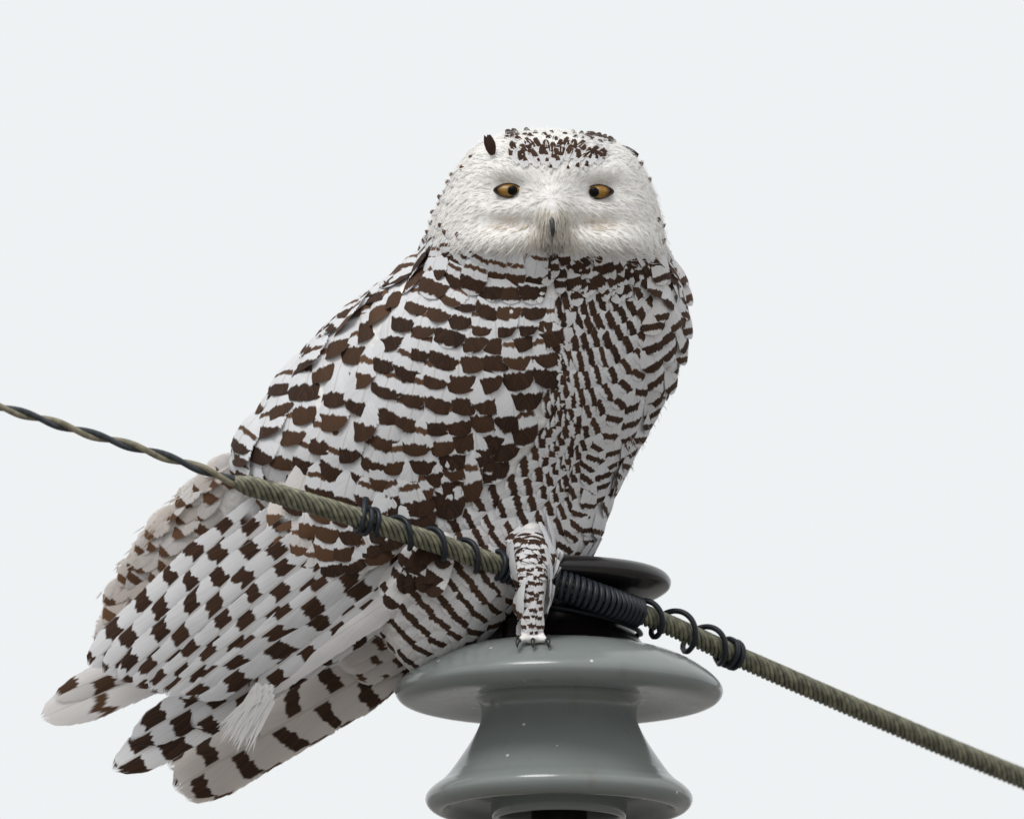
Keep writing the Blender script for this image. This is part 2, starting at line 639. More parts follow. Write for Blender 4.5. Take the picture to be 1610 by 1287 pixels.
# legs: the near one stands on the shed, the far one behind the neck
add_tube_bm(bm, [(812, 790, -70), (828, 846, -104), (838, 900, -172), (838, 950, -188), (838, 990, -188)], [52, 38, 25, 19, 17])
add_tube_bm(bm, [(838, 985, -184), (838, 998, -190), (836, 1004, -206)], [16, 15, 10])
for du in (-17, 0, 17):
    add_tube_bm(bm, [(838, 992, -184), (838 + du * 0.7, 1000, -200), (838 + du * 1.3, 1008, -216)], [11, 9, 6], 10)
add_tube_bm(bm, [(760, 830, 90), (770, 900, 150), (770, 960, 165), (772, 1040, 165)], [70, 44, 28, 20])
bmesh.ops.recalc_face_normals(bm, faces=bm.faces)
tmp = bpy.data.meshes.new('tmp')
bm.to_mesh(tmp)
bm.free()
to = bpy.data.objects.new('tmp', tmp)
col.objects.link(to)
md = to.modifiers.new('r', 'REMESH')
md.mode = 'VOXEL'
md.voxel_size = 6.0
md2 = to.modifiers.new('s', 'SMOOTH')
md2.factor = 0.5
md2.iterations = 6
dg = bpy.context.evaluated_depsgraph_get()
ev = to.evaluated_get(dg)
me = ev.to_mesh()
bv = np.array([tuple(v.co) for v in me.vertices])
bf = [tuple(p.vertices) for p in me.polygons]
ev.to_mesh_clear()
bpy.data.objects.remove(to)
bpy.data.meshes.remove(tmp)


def g2(u, v, cu, cv, ru, rv):
    return np.exp(-((u - cu) / ru) ** 2 - ((v - cv) / rv) ** 2)


# the face: sockets, brows, bill bridge, cheek pads, chin cleft
fm = np.clip((-40 - bv[:, 2]) / 60, 0, 1) * np.clip((432 - bv[:, 1]) / 24, 0, 1)
U, V = bv[:, 0], bv[:, 1]
disp = 0 * U
disp += 20 * g2(U, V, 798, 300, 40, 24) + 20 * g2(U, V, 942, 302, 40, 24)
disp -= 6 * g2(U, V, 792, 268, 46, 16) + 6 * g2(U, V, 948, 270, 46, 16)
disp -= 30 * g2(U, V, 868, 345, 26, 46)
disp += 16 * g2(U, V, 800, 352, 42, 14) + 16 * g2(U, V, 938, 352, 42, 14)
disp -= 24 * g2(U, V, 762, 388, 78, 26) + 24 * g2(U, V, 976, 384, 78, 26)
disp += 20 * g2(U, V, 868, 410, 22, 26)
bv[:, 2] += disp * fm

body = mesh_obj('body', [P(q) for q in bv], bf, M['skin'], owl, OWL)
BV = [Vector(q) for q in bv]
bvh_body = BVHTree.FromPolygons(BV, bf)


def loft_plate(name, secs, mat, parent, thick=9):
    """flat blade: secs (u, v, d, half width, direction across)"""
    d = catmull(np.array(secs, float), 30)
    n = 20
    vs, fs = [], []
    for i, q in enumerate(d):
        a, b = d[max(0, i - 1)], d[min(len(d) - 1, i + 1)]
        tg = Vector((b[0] - a[0], b[1] - a[1], 0)).normalized()
        ac = Vector((-tg.y, tg.x, 0))
        for k in range(n):
            th = 2 * math.pi * k / n
            vs.append(Vector(q[:3]) + ac * (q[3] * math.cos(th)) + Vector((0, 0, 1)) * (thick * math.sin(th) + 0.10 * q[3] * (1 - math.sin(th)) * 0 + q[4] * math.cos(th)))
    for i in range(len(d) - 1):
        for k in range(n):
            k2 = (k + 1) % n
            fs.append((i * n + k, i * n + k2, (i + 1) * n + k2, (i + 1) * n + k))
    fs.append(tuple(reversed(range(n))))
    fs.append(tuple((len(d) - 1) * n + k for k in range(n)))
    o = mesh_obj(name, [P(v) for v in vs], fs, mat, parent, OWL)
    return o, vs, fs


wing, wv, wf = loft_plate('wing', [(665, 730, -158, 60, 0), (600, 790, -156, 80, 0), (500, 862, -128, 70, 0), (400, 935, -92, 52, 0), (300, 1000, -54, 36, 0), (225, 1050, -28, 14, 0)], M['skin'], owl, 6)
fwing, fv, ff = loft_plate('far_wing', [(385, 745, 30, 36, 0), (325, 800, 50, 44, 0), (258, 880, 66, 44, 0), (205, 960, 80, 44, 0), (165, 1030, 85, 20, 0)], M['skin'], owl)
tail, tv, tf = loft_plate('tail', [(720, 985, 40, 26, 0), (620, 1040, 58, 28, 0), (500, 1110, 82, 20, 0), (420, 1158, 96, 6, 0)], M['skin'], owl, 5)


def bvh_of(*parts):
    vs, fs = [], []
    for v, f in parts:
        o = len(vs)
        vs += [Vector(q) for q in v]
        fs += [tuple(i + o for i in k) for k in f]
    return BVHTree.FromPolygons(vs, fs)


BVH_W = bvh_of((BV, bf), (wv, wf))
BVH_B = bvh_body
BVH_T = bvh_of((TV, TF))
ZD = Vector((0, 0, 1))


def surf(u, v, bvh, guess=-40.0):
    h = bvh.ray_cast(Vector((u, v, -900)), ZD)
    if h[0] is not None:
        n = h[1]
        if n.z > 0:
            n = -n
        return h[0], n, True
    h = bvh.find_nearest(Vector((u, v, guess)))
    n = h[1]
    if n.z > 0.3:
        n = -n
    q = h[0].copy()
    dd = Vector((u - q.x, v - q.y, 0))
    if dd.length > 6:
        dd = dd.normalized() * 6
    return q + dd, n, False


# ------------------------------------------------------------------ feather meshes (x across, y along, z out)
def feather_mesh(name, mat, outline, nx=4, ny=6, camber=0.35, bend=0.12, seed=0, power=1.0):
    r = random.Random(seed)
    vs, fs, uvs = [], [], []
    ts = [1 - (1 - j / ny) ** 1.5 for j in range(ny + 1)]
    for t in ts:
        w = outline(t) * (1 + r.uniform(-0.05, 0.05))
        for i in range(nx + 1):
            s = -1 + 2 * i / nx
            x = 0.5 * w * s
            tl = t - 0.05 * s * s * (t > 0.5) * (1 - t) * 3
            z = -camber * (0.5 * w * s) ** 2 * 2 + bend * math.sin(math.pi * t) + r.uniform(-0.012, 0.012)
            vs.append((x, tl, z))
            uvs.append(((s + 1) / 2, t))
    for j in range(ny):
        for i in range(nx):
            a = j * (nx + 1) + i
            fs.append((a, a + 1, a + nx + 2, a + nx + 1))
    me = bpy.data.meshes.new(name)
    me.from_pydata(vs, [], fs)
    me.polygons.foreach_set('use_smooth', [True] * len(fs))
    ul = me.uv_layers.new(name='uv')
    for l in me.loops:
        ul.data[l.index].uv = uvs[l.vertex_index]
    me.materials.append(mat)
    return me, (np.array(vs), fs, uvs)


def round_outline(t):
    if t < 0.6:
        return 0.55 + 0.45 * math.sin(t / 0.6 * math.pi / 2)
    return max(0.06, math.sqrt(max(0, 1 - ((t - 0.6) / 0.4) ** 2.4)))


def broad_outline(t):
    if t < 0.7:
        return 0.6 + 0.4 * math.sin(t / 0.7 * math.pi / 2)
    return max(0.10, max(0, 1 - ((t - 0.7) / 0.3) ** 3.0) ** 0.6)


def long_outline(t):
    a = 0.45 + 0.55 * min(1, t / 0.35)
    if t < 0.86:
        return a
    return max(0.12, max(0, 1 - ((t - 0.86) / 0.14) ** 2.2) ** 0.6)


def soft_outline(t):
    if t < 0.45:
        return 0.5 + 0.5 * math.sin(t / 0.45 * math.pi / 2)
    return max(0.05, max(0, 1 - ((t - 0.45) / 0.55) ** 2) ** 0.8)


COV = [feather_mesh('covert', M['covert'], broad_outline, seed=i, camber=0.35) for i in range(4)]
BRS = [feather_mesh('breast', M['breast'], broad_outline, seed=50 + i, camber=0.28) for i in range(4)]
CON = [feather_mesh('contour', M['band'], round_outline, seed=10 + i, camber=0.30) for i in range(4)]
SOFT = [feather_mesh('soft', M['soft'], soft_outline, seed=20 + i, camber=0.25) for i in range(3)]
LONG = [feather_mesh('long', M['flight'], long_outline, nx=6, ny=12, seed=30 + i, camber=0.25, bend=0.03) for i in range(3)]
STRK = [feather_mesh('streaked', M['streak'], soft_outline, seed=40 + i) for i in range(3)]
TOWL = Matrix.Translation(-OWL)


def basis(base, tip, n, W, roll=0.0, zs=None):
    y = tip - base
    L = y.length
    y = y / L
    z = (n - y * n.dot(y)).normalized()
    x = y.cross(z)
    if roll:
        z, x = z * math.cos(roll) + x * math.sin(roll), x * math.cos(roll) - z * math.sin(roll)
    return x * W, y * L, z * (zs or W), base


def feather(name, parent, proto, base, tip, n, W, colr, roll=0.0, zs=None):
    x, y, z, b = basis(base, tip, n, W, roll, zs)
    o = bpy.data.objects.new(name, proto[0])
    col.objects.link(o)
    o.parent = parent
    X_, Y_, Z_, B_ = Dv(x), Dv(y), Dv(z), P(b)
    mw = Matrix(((X_.x, Y_.x, Z_.x, B_.x), (X_.y, Y_.y, Z_.y, B_.y), (X_.z, Y_.z, Z_.z, B_.z), (0, 0, 0, 1)))
    o.matrix_basis = TOWL @ mw
    o.color = colr
    return o


class Mass:
    """many small feathers or strands joined into one part"""
    def __init__(s):
        s.v, s.f, s.uv, s.par, s.r, s.n, s.nr = [], [], [], [], [], 0, []

    def feather(s, proto, base, tip, n, W, colr, roll=0.0, zs=None):
        x, y, z, b = basis(base, tip, n, W, roll, zs)
        pv, pf, puv = proto[1]
        m = np.array([tuple(x), tuple(y), tuple(z)])
        w = pv @ m + np.array(tuple(b))
        s.v.append(w)
        s.f += [tuple(i + s.n for i in f) for f in pf]
        s.uv += puv
        s.par += [colr] * len(pv)
        rr = random.random()
        s.r += [rr] * len(pv)
        s.n += len(pv)

    def strand(s, p, dirv, n, L, W, colr, droop=0.0):
        d = dirv.normalized()
        sd = d.cross(n).normalized() * (W / 2)
        q = p + d * (L * 0.55) + n * (L * 0.02)
        e = p + d * L - n * (L * droop)
        s.v.append(np.array([tuple(p - sd), tuple(p + sd), tuple(q - sd * 0.8), tuple(q + sd * 0.8), tuple(e)]))
        k = s.n
        s.f += [(k, k + 1, k + 3, k + 2), (k + 2, k + 3, k + 4)]
        s.nr += [tuple(Dv(n).normalized())] * 5
        s.uv += [(0, 0)] * 5
        s.par += [colr] * 5
        s.r += [0.5] * 5
        s.n += 5

    def build(s, name, mat, parent):
        v = np.concatenate(s.v)
        o = mesh_obj(name, [P(q) for q in v], s.f, mat, parent, OWL)
        me = o.data
        ul = me.uv_layers.new(name='uv')
        li = np.empty(len(me.loops), dtype=np.int32)
        me.loops.foreach_get('vertex_index', li)
        ul.data.foreach_set('uv', np.array(s.uv, dtype=np.float32)[li].ravel())
        a = me.attributes.new('par', 'FLOAT_COLOR', 'POINT')
        a.data.foreach_set('color', np.array(s.par, dtype=np.float32).ravel())
        b = me.attributes.new('rnd', 'FLOAT', 'POINT')
        b.data.foreach_set('value', np.array(s.r, dtype=np.float32))
        if len(s.nr) == s.n:
            me.normals_split_custom_set_from_vertices(s.nr)
        o['kind'] = 'stuff'
        return o


def grid_rows(guides, spacing_fn):
    """interpolate guide polylines into rows; returns list of (points (n,2)) rows"""
    g = np.array([resample(q, 60) for q in guides])          # k,60,2
    k = len(g)
    fine = np.array([catmull(g[:, j], (k - 1) * 40 + 1) for j in range(60)])   # 60, m, 2
    fine = fine.transpose(1, 0, 2)
    mid = fine[:, 30]
    rows, acc, nxt = [], 0.0, 0.0
    for i in range(len(fine)):
        if i:
            acc += np.mean(np.linalg.norm(fine[i, 10:50] - fine[i - 1, 10:50], axis=1))
        if acc >= nxt:
            rows.append(fine[i])
            nxt = acc + spacing_fn(mid[i])
    return rows


def scatter(rows, width_fn, flow_mix, sign=1):
    out = []
    for ri, row in enumerate(rows):
        l = np.concatenate([[0], np.cumsum(np.linalg.norm(np.diff(row, axis=0), axis=1))])
        x = random.random() * width_fn(row[30])
        while x < l[-1] + 2:
            u = np.interp(x, l, row[:, 0])
            v = np.interp(x, l, row[:, 1])
            u2 = np.interp(x + 6, l, row[:, 0]) - np.interp(x - 6, l, row[:, 0])
            v2 = np.interp(x + 6, l, row[:, 1]) - np.interp(x - 6, l, row[:, 1])
            tg = np.array([u2, v2])
            tg /= np.linalg.norm(tg) + 1e-9
            fl = np.array([-tg[1], tg[0]]) * sign
            pr_, nx_ = rows[max(0, ri - 1)], rows[min(len(rows) - 1, ri + 1)]
            j = int(round(np.interp(x, l, np.arange(len(row)))))
            h = np.linalg.norm(nx_[j] - pr_[j]) / (2 if 0 < ri < len(rows) - 1 else 1)
            out.append((u, v, fl, ri, h))
            x += width_fn((u, v)) * random.uniform(0.9, 1.1)
    return out


def lay(name, parent, protos, u, v, fl, L, W, colr, bvh, lift=6, sink=3, mass=None, roll=None, ang=0.10):
    fl = Vector((fl[0], fl[1]))
    a = random.gauss(0, ang)
    fl = Vector((fl.x * math.cos(a) - fl.y * math.sin(a), fl.x * math.sin(a) + fl.y * math.cos(a))).normalized()
    tp, tn, ok = surf(u, v, bvh)
    bp, bn, ok2 = surf(u - fl.x * L, v - fl.y * L, bvh)
    if ok2 and ok and abs(bp.z - tp.z) > L * 1.6:
        bp = Vector((bp.x, bp.y, tp.z + (L * 1.0 if bp.z > tp.z else -L * 1.0)))
    n = (tn + bn).normalized()
    if n.z > -0.15:
        n = (n + Vector((0, 0, -0.3))).normalized()
    tip = tp + tn * lift
    base = bp - bn * sink
    mp, mn, ok3 = surf((tip.x + base.x) / 2, (tip.y + base.y) / 2, bvh)
    sag = (mp + mn * (lift + 1) * 0.6 - (tip + base) / 2).dot(n)
    zs = min(2.2 * W, max(0.45 * W, sag / 0.12))
    pr = random.choice(protos)
    rl = random.gauss(0, 0.12) if roll is None else roll
    if mass is not None:
        mass.feather(pr, base, tip, n, W, colr, rl, zs)
    else:
        return feather(name, parent, pr, base, tip, n, W, colr, rl, zs)


# ------------------------------------------------------------------ back, flanks and everything turned away: one mass of feathers
back = Mass()
bme = body.data
areas = np.array([p.area for p in bme.polygons])
cents = np.array([np.mean(bv[list(f)], axis=0) for f in bf])
ncam = np.array([tuple(p.normal) for p in bme.polygons])
nd = np.stack([ncam @ np.array(RIGHT), -(ncam @ np.array(UP)), ncam @ np.array(FWD)], 1)
okm = (cents[:, 1] > 405) & (cents[:, 1] < 1000) & (nd[:, 2] > -0.25)
idx = np.where(okm)[0]
pick = rng.choice(idx, 900, p=areas[idx] / areas[idx].sum())
for i in sorted(pick, key=lambda i: -cents[i][1]):
    n = Vector(nd[i]).normalized()
    p = Vector(cents[i])
    fl = Vector((-0.5, 0.85, 0.1)) if p.x < 900 else Vector((-0.1, 1.0, 0.0))
    tg = fl - n * fl.dot(n)
    if tg.length < 0.2:
        continue
    tg.normalize()
    L = random.uniform(60, 80)
    back.feather(random.choice(CON), p - tg * L * 0.6 - n * 2, p + tg * L * 0.4 + n * 7, n, L * 0.7,
                 (random.uniform(0.72, 0.8), random.uniform(0, 0.5), 0.2, 0.05), random.gauss(0, 0.1))
back.build('back_plumage', M['band_s'], body)

# ------------------------------------------------------------------ breast and belly
B = [[(1030, 426), (1050, 436), (1070, 450), (1084, 465)],
     [(985, 428), (1015, 458), (1050, 488), (1086, 512)],
     [(940, 432), (970, 482), (1015, 532), (1080, 562)],
     [(905, 440), (930, 510), (980, 590), (1062, 622)],
     [(884, 455), (905, 540), (950, 640), (1035, 668)],
     [(866, 478), (888, 590), (930, 690), (1008, 714)],
     [(858, 545), (876, 640), (912, 735), (984, 762)],
     [(850, 620), (868, 705), (898, 780), (964, 808)],
     [(836, 690), (852, 765), (885, 830), (945, 852)],
     [(800, 745), (822, 815), (858, 865), (925, 894)],
     [(752, 784), (782, 848), (826, 900), (900, 930)],
     [(700, 816), (738, 886), (786, 944), (850, 980)],
     [(634, 872), (690, 938), (738, 988), (800, 1014)],
     [(596, 934), (648, 990), (692, 1026), (745, 1040)],
     [(574, 985), (616, 1028), (652, 1056), (690, 1066)]]
rows = grid_rows(B, lambda p: 21 if p[1] < 800 else 24)
nb = 0
breast_mass = Mass()
for (u, v, fl, ri, f) in sorted(scatter(rows, lambda p: 27 if p[1] < 560 else 30, 0), key=lambda q: -q[3]):
    if (v > 886 and u > 826) or (v > 900 and 806 < u < 872):
        continue
    w = random.uniform(46, 56)
    if u > 1020 and v < 640:
        fl = fl * 0.8 + np.array([0.45, 0.5])
        fl = fl / np.linalg.norm(fl)
    up = v < 560
    colr = (random.uniform(0.735, 0.76), random.uniform(0.0, 0.22) if up else random.uniform(0.05, 0.32),
            random.uniform(0.14, 0.175) if not up else random.uniform(0.17, 0.22), random.uniform(0.02, 0.14) + (0.08 if v > 850 else 0))
    if u > 1000 and v < 600:
        colr = (random.uniform(0.68, 0.80), random.uniform(0.05, 0.35), random.uniform(0.16, 0.24), random.uniform(0.05, 0.25))
    L = max(54, min(84, 2.5 * f))
    if nb < 300:
        lay('breast_feather', body, BRS, u, v, fl, L * random.uniform(0.97, 1.04), w, colr, BVH_T if v > 700 else BVH_B, lift=12 if u > 1015 and v < 680 else 5, ang=0.045, roll=random.gauss(0, 0.06))
        nb += 1
    else:
        lay('x', None, BRS, u, v, fl, L * random.uniform(0.95, 1.08), w, colr, BVH_T if v > 700 else BVH_B, lift=5, mass=breast_mass)
if breast_mass.n:
    breast_mass.build('breast_plumage', M['band_s'], body)
# dark streaked ruff under the chin and on the upper chest
for k in range(90):
    u = random.uniform(838, 1068)
    v = 418 + abs(random.gauss(0, 26)) + 0.0009 * (u - 950) ** 2
    a = (u - 880) / 180
    fl = np.array([0.1 + 0.6 * a, 0.8])
    lay('ruff_feather', body, BRS, u, v, fl, random.uniform(40, 54), random.uniform(15, 24),
        (random.uniform(0.45, 0.62), random.uniform(0, 0.22), random.uniform(0.24, 0.4), 0.12), BVH_B, lift=8)
# leg feathering
lp = catmull(np.array([(820, 800, -70, 44), (829, 846, -108, 37), (838, 900, -174, 26), (838, 950, -188, 20), (838, 1012, -190, 18)]), 24)
lvs, lfs = tube([Vector(q[:3]) for q in lp], [q[3] for q in lp], 20)
BVH_L = bvh_of((lvs, lfs))
BVH_LT = bvh_of((lvs, lfs), (TV, TF))
for j, v in enumerate(range(1004, 846, -13)):
    wl = 17 + max(0, (940 - v)) * 0.22
    for k in range(4):
        u = 838 - wl * 0.85 + (k + (0.5 if j % 2 else 0.0)) * wl * 1.7 / 4
        lay('leg_feather', body, BRS, u, v + random.uniform(-4, 4), np.array([0.004 * (u - 838), 1.0]), 36 if v > 880 else 22, wl * random.uniform(0.9, 1.15),
            (random.uniform(0.70, 0.78), random.uniform(0.0, 0.3), random.uniform(0.13, 0.18), 0.12), BVH_L if v > 890 else BVH_LT, lift=3, sink=1 if v > 880 else 9)

for vv in (890, 876, 862):
    for k in range(6):
        u = 804 + k * 13 + random.uniform(-4, 4) + (6 if vv == 868 else 0)
        lay('leg_feather', body, BRS, u, vv + random.uniform(-4, 4) + 0.2 * (u - 838), np.array([-0.3, 0.95]), 36, random.uniform(26, 34),
            (random.uniform(0.60, 0.68), random.uniform(0.05, 0.3), random.uniform(0.2, 0.26), 0.1), BVH_LT, lift=6, sink=16)

# ------------------------------------------------------------------ wing coverts
R = [[(654, 410), (712, 414), (780, 426), (846, 438)],
     [(600, 452), (680, 470), (770, 500), (860, 500)],
     [(524, 512), (620, 540), (740, 572), (866, 562)],
     [(456, 588), (560, 612), (700, 650), (856, 642)],
     [(396, 662), (505, 684), (650, 722), (834, 704)],
     [(340, 728), (450, 768), (600, 798), (790, 752)],
     [(316, 790), (410, 836), (560, 866), (712, 822)],
     [(330, 850), (400, 892), (520, 908), (650, 868)]]


def cov_size(p):
    v = p[1]
    return float(np.interp(v, [420, 500, 620, 700, 850], [27, 36, 46, 44, 40]))


rows = grid_rows(R, lambda p: cov_size(p) * 0.80)
for (u, v, fl, ri, f) in sorted(scatter(rows, lambda p: cov_size(p) * 0.98, 0), key=lambda q: -q[3]):
    if u < 372 and v > 790:
        continue
    s = cov_size((u, v))
    dense_zone = u > 690 and v > 540
    left = u < 620 and v > 520
    start = random.uniform(0.64, 0.74) if dense_zone else random.uniform(0.70, 0.80)
    if v < 480:
        start = random.uniform(0.60, 0.70)
    tone = abs(random.gauss(0.02, 0.12)) + (0.25 if random.random() < 0.2 else 0)
    if v > 815 and u < 520:
        tone = random.uniform(0.45, 1.0)
    buff = 0.03
    if v > 800 and u < 500:
        buff = random.uniform(0.1, 0.5)
    nz = abs(surf(u, v, BVH_W)[1].z)
    W = s * random.uniform(1.4, 1.65) * min(1.75, max(1.0, 1 / max(0.2, nz) ** 0.9))
    L = max(s * 2.0, min(110, f * 2.5)) * random.uniform(0.95, 1.06)
    lay('covert_feather', wing, COV, u, v, fl, L, W, (start, min(1, tone), 0.30, buff), BVH_W, lift=7, sink=4)

# ------------------------------------------------------------------ long wing and tail feathers: (base, tip, width, period, tone, duty, buff)
def quill(name, parent, b, t, W, per, tone, duty, buff, roll=0.0, proto=None, n=(0.1, -0.2, -1)):
    feather(name, parent, proto or random.choice(LONG), Vector(b), Vector(t), Vector(n).normalized(), W, (per, tone, duty, buff), roll)


# tail, under everything
quill('tail_feather', tail, (735, 965, 30), (262, 1205, 95), 96, 0.13, 0.25, 0.4, 0.35)
quill('tail_feather', tail, (720, 1000, 40), (290, 1256, 88), 66, 0.15, 0.45, 0.42, 0.5)
quill('tail_feather', tail, (725, 975, 18), (272, 1240, 76), 104, 0.145, 0.1, 0.36, 0.4)
# primaries
quill('primary_feather', wing, (560, 920, -60), (64, 1128, 10), 78, 0.35, 0.45, 0.16, 0.25)
quill('primary_feather', wing, (520, 900, -66), (84, 1098, 4), 50, 0.2, 0.3, 0.4, 0.25)
quill('primary_feather', wing, (690, 905, -92), (176, 1210, -6), 76, 0.115, 0.0, 0.6, 0.12)
quill('primary_feather', wing, (690, 890, -102), (205, 1165, -20), 72, 0.13, 0.02, 0.56, 0.06)
quill('primary_feather', wing, (690, 900, -110), (300, 1140, -40), 74, 0.15, 0.05, 0.42, 0.10)
# secondaries: fanned strips, lowest first
for k in range(9):
    f = k / 8
    b = Vector((700 - 290 * f, 850 - 66 * f, 0))
    b.z = surf(b.x, b.y, BVH_W)[0].z + 5
    t = Vector((330 - 190 * f, 1098 - 52 * f + 14 * math.sin(f * 3.1), -82 + 22 * f - 3 * k))
    if k == 0:
        t = Vector((400, 1075, -80))
    quill('secondary_feather', wing, b, t, 72 - 14 * f, 0.165 + random.uniform(-0.015, 0.02), random.uniform(0.02, 0.18), 0.44, 0.05, -0.22)
# pale loose feather hanging below the wing
loose = Mass()
for k in range(70):
    f = random.random()
    p = Vector((424 - 26 * random.random() + 8 * f, 1072 + 30 * random.random(), -100 - random.random() * 4))
    e = Vector((340 + 60 * f + random.gauss(0, 3), 1150 + 22 * math.sin(f * 2.6) + random.gauss(0, 7), -92))
    loose.strand(p, e - p, Vector((0, 0, -1)), (e - p).length, random.uniform(4, 8), (0.76, 0.75, 0.74, 1), 0.02)
lo = loose.build('loose_feather', M['down'], wing)
del lo['kind']
# pale inner vane under the secondaries and soft undertail feathers
quill('primary_feather', wing, (690, 892, -150), (392, 1090, -66), 56, 0.5, 0.3, -0.1, 0.2)
for k in range(7):
    f = k / 6
    quill('undertail_feather', tail, (738 - 20 * f, 930 + 50 * f, -20 + 12 * f), (520 + 50 * f + random.uniform(-20, 20), 1030 + 34 * f, 10 + 14 * f), 56, 0.3, 0.5, 0.2, 0.35, random.gauss(0, 0.1))
# axillary feathers tucked under the line; their dark brown stands in for underwing shadow
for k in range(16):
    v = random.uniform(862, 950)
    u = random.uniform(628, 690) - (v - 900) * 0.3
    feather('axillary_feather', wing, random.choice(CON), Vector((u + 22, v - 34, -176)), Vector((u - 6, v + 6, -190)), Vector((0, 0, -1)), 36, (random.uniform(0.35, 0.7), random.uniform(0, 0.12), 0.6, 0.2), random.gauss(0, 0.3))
# far wing: soft buff feathers
fr_rows = [[(375, 742), (330, 750), (290, 756)], [(340, 800), (285, 806), (240, 800)], [(300, 870), (240, 876), (180, 872)],
           [(255, 945), (195, 950), (136, 945)], [(210, 1010), (160, 1015), (124, 1010)], [(180, 1050), (150, 1052), (126, 1050)]]
BVH_F = bvh_of((fv, ff))
rows = grid_rows(fr_rows, lambda p: 30)
for (u, v, fl, ri, f) in sorted(scatter(rows, lambda p: 32, 0, -1), key=lambda q: -q[3]):
    lay('far_covert_feather', fwing, SOFT, u, v, np.array([-0.62, 0.78]), random.uniform(62, 78), random.uniform(44, 56),
        (random.uniform(0.60, 0.9), random.uniform(0.6, 1.0), random.uniform(0.14, 0.24), random.uniform(0.25, 0.6)), BVH_F, lift=6)

# loose wisps along the ruffled breast and on the edge of the far wing
wisp = Mass()
okm = (cents[:, 1] > 425) & (cents[:, 1] < 740) & (abs(nd[:, 2]) < 0.5) & (cents[:, 0] > 940)
idx = np.where(okm)[0]
for i in rng.choice(idx, 200):
    n = Vector(nd[i]).normalized()
    p = Vector(cents[i]) + n * 3
    d = Vector((0.35 + random.gauss(0, 0.2), 0.9, random.gauss(0, 0.2))) + n * random.uniform(0.0, 0.25)
    c = (0.72, 0.69, 0.66) if random.random() < 0.6 else (0.13, 0.075, 0.05)
    wisp.strand(p, d, n, random.uniform(12, 24), random.uniform(2, 3.6), c + (1,), 0.15)
wisp.build('breast_wisps', M['down'], body)
wisp = Mass()
edge = resample([(372, 742, 30), (300, 755, 45), (250, 800, 50), (190, 870, 62), (145, 945, 70), (132, 1010, 76), (150, 1055, 80)], 60)
for k in range(130):
    q = edge[random.randrange(42)]
    p = Vector(q) + Vector((random.uniform(6, 30), random.uniform(-6, 14), random.gauss(0, 10)))
    c = (0.72, 0.66, 0.61) if random.random() < 0.8 else (0.42, 0.30, 0.22)
    wisp.strand(p, Vector((-0.75 + random.gauss(0, 0.25), 0.65 + random.gauss(0, 0.25), random.gauss(0, 0.2))), Vector((0, 0, -1)), random.uniform(12, 24), random.uniform(1.4, 2.8), c + (1,), 0.1)
wisp.build('far_wing_wisps', M['down'], fwing)

# ------------------------------------------------------------------ head: down, crown spots, eyes, bill
down = Mass()
okm = (cents[:, 1] < 425)
idx = np.where(okm)[0]
pick = rng.choice(idx, 30000, p=areas[idx] / areas[idx].sum())
for i in pick:
    p = Vector(cents[i]) + Vector(rng.normal(0, 2.5, 3))
    n = Vector(nd[i]).normalized()
    for (eu, ev_) in ((799, 300), (941, 302)):
        if abs(p.x - eu) < 25 and abs(p.y - ev_) < 14 and p.z < -60:
            break
    else:
        c = Vector((868, 325, p.z))
        fl = p - c
        fl.y += 12
        if p.z < -75:
            fl = Vector((fl.x, fl.y, 0))
        else:
            fl = Vector((0.2 * fl.x, 60, 100))
        tg = fl - n * fl.dot(n)
        if tg.length < 1e-3:
            continue
        tg.normalize()
        tg = (tg + Vector(rng.normal(0, 0.14, 3)) + n * random.uniform(0.02, 0.11)).normalized()
        L = random.uniform(10, 17)
        if p.y > 378:
            L *= 1.5 + 0.8 * min(1, (p.y - 378) / 30)
        cr = 0.80
        base = np.array([0.92, 0.905, 0.88])
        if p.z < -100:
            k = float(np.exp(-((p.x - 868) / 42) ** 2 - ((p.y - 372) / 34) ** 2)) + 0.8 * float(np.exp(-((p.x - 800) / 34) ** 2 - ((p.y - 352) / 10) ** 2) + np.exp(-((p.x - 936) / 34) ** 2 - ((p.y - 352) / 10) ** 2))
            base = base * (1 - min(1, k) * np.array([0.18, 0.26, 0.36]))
        if p.z > 0 and random.random() < 0.2:
            base = np.array([0.3, 0.22, 0.17])
        base = base * random.uniform(0.96, 1.03)
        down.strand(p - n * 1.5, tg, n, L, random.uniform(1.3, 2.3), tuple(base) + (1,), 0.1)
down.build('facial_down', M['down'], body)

# crown feathers with dark arrow marks
def crown(u, v, size, tone, dk=0.5, fl=None):
    fl = np.array([(u - 868) / 160.0, -1.0])
    lay('crown_feather', body, SOFT, u, v, fl, size * 1.5, size, (0.42 + cr.uniform(-0.08, 0.08), tone, dk, 0.10), BVH_B, lift=5, sink=-4)


